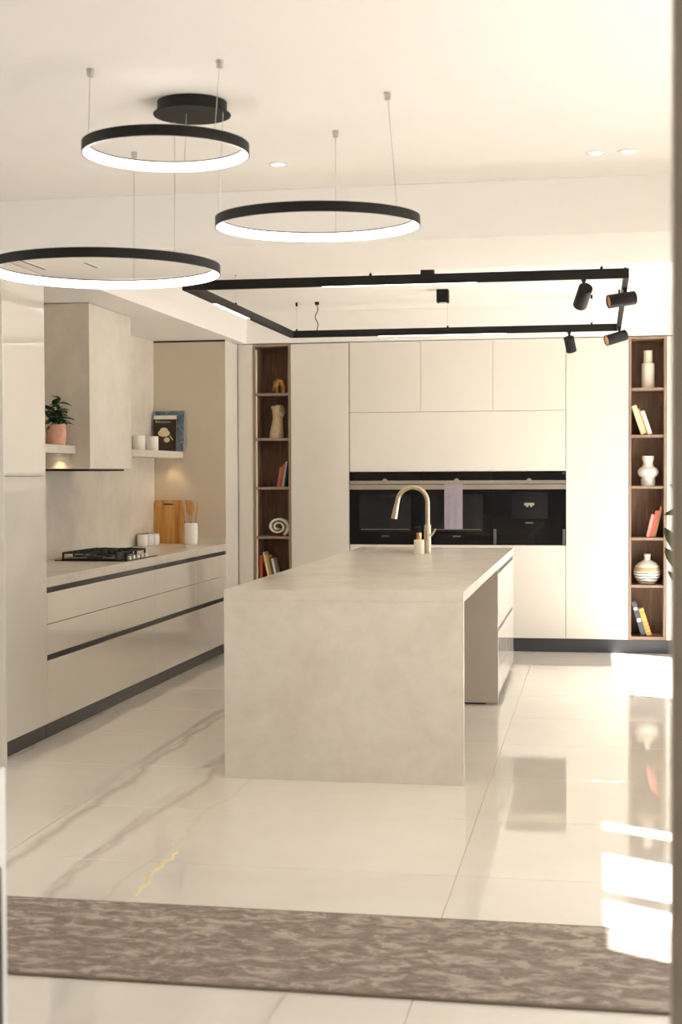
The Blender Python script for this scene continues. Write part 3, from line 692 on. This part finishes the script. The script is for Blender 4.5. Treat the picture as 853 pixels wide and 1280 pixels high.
# ------------------------------------------------------------------ bookcase objects
def vase(name, lbl, prof, x, z, mat, y=12.2):
    single(name, lathebm(prof, 40, x, y, z+.0005), mat, lbl, 'vase', (x, y, z+.0005), smooth=35)
vase('bottle_vase', 'white bottle-shaped vase with stepped shoulder on the top shelf', [(0, 0), (.051, 0), (.053, .004), (.053, .205), (.050, .21), (.040, .212), (.037, .216), (.037, .314), (.033, .316), (.032, .24), (0, .235)], .412, SH[0], 'cream_ceramic')
vase('bubble_vase', 'white glossy vase with round bulge and narrow waist', [(0, 0), (.058, 0), (.060, .006), (.060, .055), (.054, .062), (.055, .070), (.072, .080), (.084, .098), (.087, .115), (.084, .132), (.070, .150), (.050, .160), (.043, .175), (.040, .195), (.045, .212), (.049, .228), (.048, .250), (.042, .250), (.036, .195), (0, .19)], .414, SH[2], 'white_ceramic')
vase('round_vase', 'round white vase with tan band and dark wavy lines', [(0, 0), (.06, 0), (.075, .012), (.100, .05), (.113, .095), (.112, .12), (.098, .155), (.070, .180), (.040, .194), (.027, .203), (.025, .225), (.029, .250), (.023, .250), (.02, .21), (0, .2)], .408, SH[4], 'banded_ceramic')
def book(lbl, x, z, th, h, dep, lean, cover, y=12.10, deco=None, group='books in the oak bookcases', adv=True):
    t = Thing('book', lbl, 'book', (x, y, z), group)
    M = Matrix.Translation((x, y, z+.0006)) @ Matrix.Rotation(math.radians(lean), 4, 'Y')
    s = 1 if lean <= 0 else -1
    def tr(bm): bmesh.ops.transform(bm, matrix=M, verts=bm.verts); return bm
    a, c = (0, th) if s > 0 else (-th, 0)
    t.add('spine', tr(boxbm(a, c, 0, .003, 0, h, .001)), cover)
    t.add('cover', tr(boxbm(a, a+.002, .003, dep, 0, h, .0004)), cover); t.add('cover', tr(boxbm(c-.002, c, .003, dep, 0, h, .0004)), cover)
    t.add('page_block', tr(boxbm(a+.0022, c-.0022, .0032, dep-.003, .003, h-.003)), 'page')
    for (z0, z1, mt, kind) in (deco or []):
        if kind == 'band': t.add('spine_band', tr(boxbm(a, c, -.0006, -.0001, z0, z1)), mt)
        else:
            bm = bmesh.new(); ellip(bm, ((a+c)/2, -.0003, (z0+z1)/2), ((c-a)*.42, .0006, (z1-z0)/2), 14); t.add('spine_emblem', tr(bm), mt)
    return x + s*th/math.cos(math.radians(lean))
DEG = math.radians
# leaning left (negative lean): pivot is the lower left corner
x = .2725+.25*math.sin(DEG(19))+.001
for (lb, th, h, cv) in (('thick cream book leaning on the bookcase side below the bottle vase', .043, .25, 'bk_cream'), ('slim tan book between the cream and the white book', .014, .225, 'bk_tan'), ('white book leaning on the slim tan one', .030, .205, 'bk_white')):
    x = book(lb, x, SH[1], th, h, .16, -19, cv)+.001
x = .2725+.285*math.sin(DEG(17))+.001
x = book('grey book with pale flower emblem and dot on its spine', x, .142, .044, .285, .17, -17, 'bk_grey', deco=[(.215, .245, 'bk_silver', 'e'), (.115, .150, 'bk_white', 'e')])+.001
book('orange banded book leaning on the grey book', x, .142, .040, .235, .17, -17, 'bk_orange', deco=[(.02+.03*k, .028+.03*k, 'bk_band', 'band') for k in range(4)] + [(.195, .203, 'bk_band', 'band')])
# leaning right: pivot is the lower right corner
x = .5385-.272*math.sin(DEG(13))-.006
for (lb, th, h, cv) in (('tall brown book leaning on the bookcase side', .022, .265, 'bk_brown'), ('coral pink book leaning beside the tall brown one', .027, .225, 'bk_red'), ('pale pink slim book leaning on the coral one', .024, .195, 'bk_pink')):
    x = book(lb, x, SH[3], th, h, .16, 13, cv)-.001
x = -2.6405-.232*math.sin(DEG(9))-.001
for (lb, th, h, cv) in (('black book in the sculpture bookcase, leaning on its side', .020, .228, 'bk_dark'), ('light grey book leaning on the black one', .020, .222, 'bk_silver'), ('rust orange book leaning on the light grey one', .016, .20, 'bk_rust'), ('dusty rose book leaning on the rust orange one', .024, .172, 'bk_rose')):
    x = book(lb, x, SH[2], th, h, .16, 9, cv, y=12.13)-.001
book('rust red book standing upright low in the sculpture bookcase', -2.921, SH[4], .026, .225, .16, 0, 'bk_rust', y=12.13)
x = -2.893+.25*math.sin(DEG(12))
for (lb, th, h, cv) in (('cream book leaning on the rust red one, low in the sculpture bookcase', .016, .255, 'bk_white'), ('mustard yellow book leaning behind the island edge', .024, .225, 'bk_yellow'), ('dark green book leaning on the mustard yellow one', .020, .205, 'bk_green'), ('white book leaning on the dark green one', .018, .20, 'bk_white')):
    x = book(lb, x, SH[4], th, h, .16, -12, cv, y=12.13)+.001
# bronze figure
ex, ez = -2.742, SH[0]+.0006
t = Thing('bronze_figure', 'small golden bronze animal figure on the top shelf', 'figurine', (ex, 12.16, ez))
bm = sweepbm([(ex+.035, 12.16, ez), (ex+.040, 12.16, ez+.05), (ex+.025, 12.16, ez+.098), (ex-.005, 12.16, ez+.108), (ex-.030, 12.16, ez+.085), (ex-.045, 12.16, ez+.045), (ex-.062, 12.16, ez+.022), (ex-.072, 12.16, ez+.03)], [.020, .024, .030, .032, .027, .018, .010, .006], 14)
sweepbm([(ex-.012, 12.145, ez+.09), (ex-.018, 12.14, ez+.045), (ex-.016, 12.14, ez)], [.020, .014, .013], 12, bm)
sweepbm([(ex+.015, 12.175, ez+.085), (ex+.012, 12.18, ez+.04), (ex+.012, 12.18, ez)], [.020, .014, .013], 12, bm)
for vv in bm.verts: vv.co.z = max(vv.co.z, ez)
t.add('body', bm, 'bronze', 60)
eb = bmesh.new(); ellip(eb, (ex-.012, 12.128, ez+.085), (.020, .006, .026), 12); t.add('ear', eb, 'bronze', 60)
# carved stone head
ex, ez = -2.765, SH[1]+.0006
t = Thing('stone_sculpture', 'pale carved stone animal head on a tapering neck', 'sculpture', (ex, 12.17, ez))
bm = sweepbm([(ex-.005, 12.17, ez), (ex-.004, 12.17, ez+.05), (ex+.002, 12.17, ez+.11), (ex+.006, 12.17, ez+.165), (ex+.010, 12.165, ez+.205), (ex+.014, 12.16, ez+.245), (ex+.014, 12.16, ez+.278), (ex+.012, 12.16, ez+.292)], [.062, .061, .052, .045, .050, .058, .044, .014], 20)
ellip(bm, (ex+.048, 12.145, ez+.222), (.028, .034, .034), 16); ellip(bm, (ex-.034, 12.15, ez+.268), (.016, .012, .018), 12); ellip(bm, (ex+.040, 12.18, ez+.278), (.014, .012, .014), 12)
for vv in bm.verts: vv.co.z = max(vv.co.z, ez)
t.add('carving', bm, 'sandstone', 70)
ib = bmesh.new(); ellip(ib, (ex+.054, 12.112, ez+.226), (.010, .006, .011), 10); t.add('eye', ib, 'bk_tan', 60)
# spiral ceramic
ex, ez = -2.752, SH[3]+.0006
bm = bmesh.new(); ro = []; N = 64
for k in range(N+1):
    f = k/N; a = math.radians(-60)+f*math.radians(690); r = .088-.066*f**.8
    if r < .012: r = .012
    th = .022*(1-.45*f)
    ro.append([(ex+(r+s*th*.5)*1.12*math.cos(a), (r+s*th*.5)*.95*math.sin(a)) for s in (1, -1)])
zmin = min(p[1] for q in ro for p in q)
yf, yb = 12.12, 12.22
R4 = []
for (o1, i1) in ro: R4.append([bm.verts.new((o1[0], yf, ez+o1[1]-zmin)), bm.verts.new((o1[0]*1+0, yb, ez+o1[1]-zmin)), bm.verts.new((i1[0], yb, ez+i1[1]-zmin)), bm.verts.new((i1[0], yf, ez+i1[1]-zmin))])
for a, c in zip(R4, R4[1:]):
    for k in range(4): bm.faces.new((a[k], a[(k+1) % 4], c[(k+1) % 4], c[k]))
bm.faces.new(R4[0]); bm.faces.new(R4[-1])
single('spiral_ornament', bm, 'cream_ceramic', 'cream ceramic spiral shell ornament', 'ornament', (ex, 12.17, ez), smooth=40)

# ------------------------------------------------------------------ lamps
def ringlamp(name, lbl, c, R, zb, tilt, anchors, h=.038):
    t = Thing(name, lbl, 'pendant lamp', (c[0], c[1], zb), 'ring pendant lamps')
    T = Matrix.Translation((c[0], c[1], zb)) @ Matrix.Rotation(tilt, 4, 'X')
    def tr(bm): bmesh.ops.transform(bm, matrix=T, verts=bm.verts); return bm
    t.add('ring_frame', tr(lathebm([(R, 0), (R, h), (R-.022, h), (R-.022, h-.004), (R-.004, h-.004), (R-.004, .0), ], 120, close=True)), 'black_metal', 40)
    t.add('light_diffuser', tr(lathebm([(R-.0045, .001), (R-.0045, h-.0045), (R-.020, h-.0045), (R-.008, .001)], 120, close=True)), 'led', 40, label='glowing inner light band')
    for (ang, top, anchor) in anchors:
        q = T @ Vector(((R-.012)*math.cos(math.radians(ang)), (R-.012)*math.sin(math.radians(ang)), h)); top = Vector(top)
        t.add('cable', sweepbm([q, q.lerp(top, .5), top], .0013, 6), 'cable_steel')
        if anchor:
            a = t.add('ceiling_anchor', lathebm([(.004, -.028), (.011, -.026), (.013, -.006), (.013, 0)], 16, top.x, top.y, ZC-.0005), 'nickel', 40)
CANX, CANY = -1.513, 5.235
ringlamp('ring_pendant_small', 'smallest black ring pendant, hung highest under the round ceiling canopy', (-1.517, 4.91), .297, 2.641, 0,
         [(218, (-1.734, 4.737, ZC), 1), (323, (-1.266, 4.722, ZC), 1), (93, (-1.525, 5.20, 2.8605), 0)])
ringlamp('ring_pendant_medium', 'medium black ring pendant hanging between the other two in height', (-1.059, 5.383), .393, 2.447, math.radians(1.3),
         [(90, (-1.059, 5.771, ZC), 1), (331, (-.767, 5.243, ZC), 1), (190, (-1.385, 5.21, 2.8605), 0)])
ringlamp('ring_pendant_large', 'largest black ring pendant, hung lowest', (-1.962, 5.517), .463, 2.313, 0,
         [(94, (-1.992, 5.982, ZC), 1), (325, (-1.605, 5.312, 2.8590), 0), (215, (-2.36, 5.25, ZC), 1)])
t = Thing('lamp_canopy', 'round black ceiling canopy of the ring pendants', 'lamp canopy', (CANX, CANY, ZC-.05))
t.add('drum', lathebm([(.132, 0), (.132, .043), (0, .043)], 56, CANX, CANY, ZC-.0435), 'black_metal', 40)
t.add('flange', lathebm([(0, 0), (.146, 0), (.147, .002), (.146, .005), (0, .005)], 56, CANX, CANY, ZC-.049), 'black_metal', 40)
# rectangular suspended track
RX0, RX1, RY0, RY1, RZ0, RZ1 = -2.485, .175, 8.355, 11.45, 2.622, 2.678; q = .030
t = Thing('track_light', 'suspended rectangular black track light over the island', 'track light', ((RX0+RX1)/2, (RY0+RY1)/2, RZ0))
rn = t.box('rail', RX0, RX1, RY0, RY0+q, RZ0, RZ1, 'black_metal', .001); rf = t.box('rail', RX0, RX1, RY1-q, RY1, RZ0, RZ1, 'black_metal', .001)
rl = t.box('rail', RX0, RX0+q, RY0+q+.0005, RY1-q-.0005, RZ0, RZ1, 'black_metal', .001); rr = t.box('rail', RX1-q, RX1, RY0+q+.0005, RY1-q-.0005, RZ0, RZ1, 'black_metal', .001)
t.box('led_insert', -1.62, -.70, RY0+.003, RY0+q-.003, RZ0-.004, RZ0-.0005, 'led', 0, rn); t.box('led_insert', -1.75, -.72, RY1-q+.003, RY1-.003, RZ0-.004, RZ0-.0005, 'led', 0, rf)
t.box('led_insert', RX0+.003, RX0+q-.003, 9.05, 9.95, RZ0-.004, RZ0-.0005, 'led', 0, rl)
for (cx_, cy_) in ((-2.43, RY1-.015), (-1.19, RY1-.015), (-.05, RY1-.015), (-1.33, RY0+.015), (.02, RY0+.015), (.155, RY0+.08), (.16, RY1-.3), (-2.47, 9.6)):
    t.add('cable', sweepbm([(cx_, cy_, RZ1), (cx_, cy_, ZC-.03)], .0014, 6), 'cable_steel')
    t.add('ceiling_anchor', lathebm([(.004, -.032), (.008, -.03), (.008, 0)], 12, cx_, cy_, ZC-.0005), 'black_metal', 40)
    t.add('cable_clip', lathebm([(.008, 0), (.008, .012), (.003, .016)], 12, cx_, cy_, RZ1+.0002), 'black_metal', 40)
pc = []
for k in range(13):
    f = k/12; pc.append((-2.26+.016*math.sin(f*9)*math.sin(math.pi*f), RY1-.015, RZ1+(ZC-RZ1-.02)*f))
t.add('power_cord', sweepbm(pc, .004, 8), 'black_metal', 60)
t.add('cord_outlet', lathebm([(.012, -.025), (.018, -.02), (.018, 0)], 16, -2.26, RY1-.015, ZC-.0005), 'black_metal', 40)
def spot(lbl, top, elbow, d, L=.16, R=.041):
    t = Thing('track_spotlight', lbl, 'spotlight', tuple(top), 'spotlights on the black track'); top = Vector(top); e = Vector(elbow); d = Vector(d).normalized()
    t.add('adapter', boxbm(top.x-.014, top.x+.014, top.y-.014, top.y+.014, top.z-.012, top.z-.0005, .001), 'black_metal')
    t.add('arm', sweepbm([top-Vector((0, 0, .01)), top.lerp(e, .6), e], [.009, .009, .010], 10), 'black_metal', 50)
    Mr = Matrix.Translation(e - d*L*.30) @ d.to_track_quat('Z', 'Y').to_matrix().to_4x4()
    def tr(bm): bmesh.ops.transform(bm, matrix=Mr, verts=bm.verts); return bm
    t.add('lamp_body', tr(lathebm([(0, 0), (R-.003, 0), (R, .003), (R, L), (R-.004, L), (R-.004, L-.02), (0, L-.021)], 32)), 'black_metal', 40)
    t.add('reflector', tr(lathebm([(R-.006, L-.004), (R*.45, L-.018), (0, L-.0185), ], 24)), 'copper', 40)
spot('black spotlight hanging from the track rail nearest the beam, aimed away', (-.082, RY0+.015, RZ0), (-.080, RY0+.025, 2.545), (-.22, .75, -.55), .15)
spot('black spotlight on the side rail, copper lens aimed across the room', (.160, 8.80, RZ0), (.172, 8.80, 2.555), (-.93, -.33, -.16), .17)
spot('black spotlight on the rail near the oven wall, tilted steeply down', (-.225, RY1-.015, RZ0), (-.222, RY1-.02, 2.545), (.18, .45, -.85), .12)
spot('black spotlight on the side rail corner near the oven wall', (.160, 11.10, RZ0), (.165, 11.10, 2.545), (-.86, -.42, -.28), .17)
for cx_, cy_, lb in ((-1.157, 9.80, 'small black cube ceiling lamp, the one nearer the beam'), (-1.168, 10.88, 'small black cube ceiling lamp, the one nearer the oven wall')):
    t = Thing('cube_downlight', lb, 'ceiling lamp', (cx_, cy_, ZC-.1), 'black cube ceiling lamps')
    t.box('housing', cx_-.045, cx_+.045, cy_-.045, cy_+.045, ZC-.1, ZC-.0005, 'black_metal', .002)
    t.add('lens', lathebm([(0, -.002), (.03, -.002), (.03, 0), (0, 0)], 20, cx_, cy_, ZC-.1003), 'white_frame')
def downlight(x, y, lb, z=ZC):
    t = Thing('recessed_downlight', lb, 'downlight', (x, y, z-.004), 'recessed ceiling downlights')
    t.add('rim', lathebm([(.030, 0), (.046, 0), (.046, -.003), (.030, -.004)], 28, x, y, z-.0003, True), 'white_frame', 40)
    t.add('lens', lathebm([(0, 0), (.0295, 0), (.0295, -.002), (0, -.002)], 24, x, y, z-.0003), 'lamp_disc', None)
    l = bpy.data.lights.new('downlight_spot', 'SPOT'); l.energy = 12; l.color = (1, .86, .66); l.spot_size = math.radians(75); l.spot_blend = .5; l.shadow_soft_size = .03
    lo = bpy.data.objects.new('downlight_spot', l); COL.objects.link(lo); lo.location = (x, y, z-.012)
downlight(-.011, 6.393, 'left one of two lit recessed downlights close together by the beam'.replace('left one', 'inner one'))
downlight(.130, 6.387, 'outer one of two lit recessed downlights by the beam, towards the windows')
downlight(-1.429, 6.339, 'single lit recessed downlight between the ring pendants and the beam')
# slot diffusers in the beam underside
for x, a, c, lb in ((-3.002, 7.0, 7.46, 'long thin air slot in the beam underside'), (-2.70, 7.27, 7.455, 'short dark air slot in the beam underside')):
    t = Thing('air_slot', lb, 'air vent', (x, (a+c)/2, ZS), 'air slots in the beam')
    t.box('frame', x-.018, x+.018, a-.01, c+.01, ZS-.0035, ZS-.0004, 'paint', .0005); t.box('slot', x-.007, x+.007, a, c, ZS-.0045, ZS-.0036, 'dark_trim', 0)

# ------------------------------------------------------------------ runner and low cabinet
t = Thing('runner_rug', 'long taupe patterned runner rug on the tiles', 'rug', (-1.2, 4.36, 0))
t.box('pile', -3.1, .75, 4.003, 4.717, .0006, .010, 'runner', .003)
for a, c in ((3.994, 4.0028), (4.7172, 4.726)): t.box('edge_binding', -3.1, .75, a, c, .0006, .0095, 'rug_binding', .002)
t = Thing('low_cabinet', 'low white cabinet with dark side panel at the front room side', 'cabinet', (-1.55, 2.65, 0))
t.box('body', -1.85, -1.268, 2.3, 2.9, 0, .868, 'white_frame', .004, seg=2)
t.box('side_panel', -1.2678, -1.262, 2.3, 2.86, .05, .66, 'dark_trim', .002)
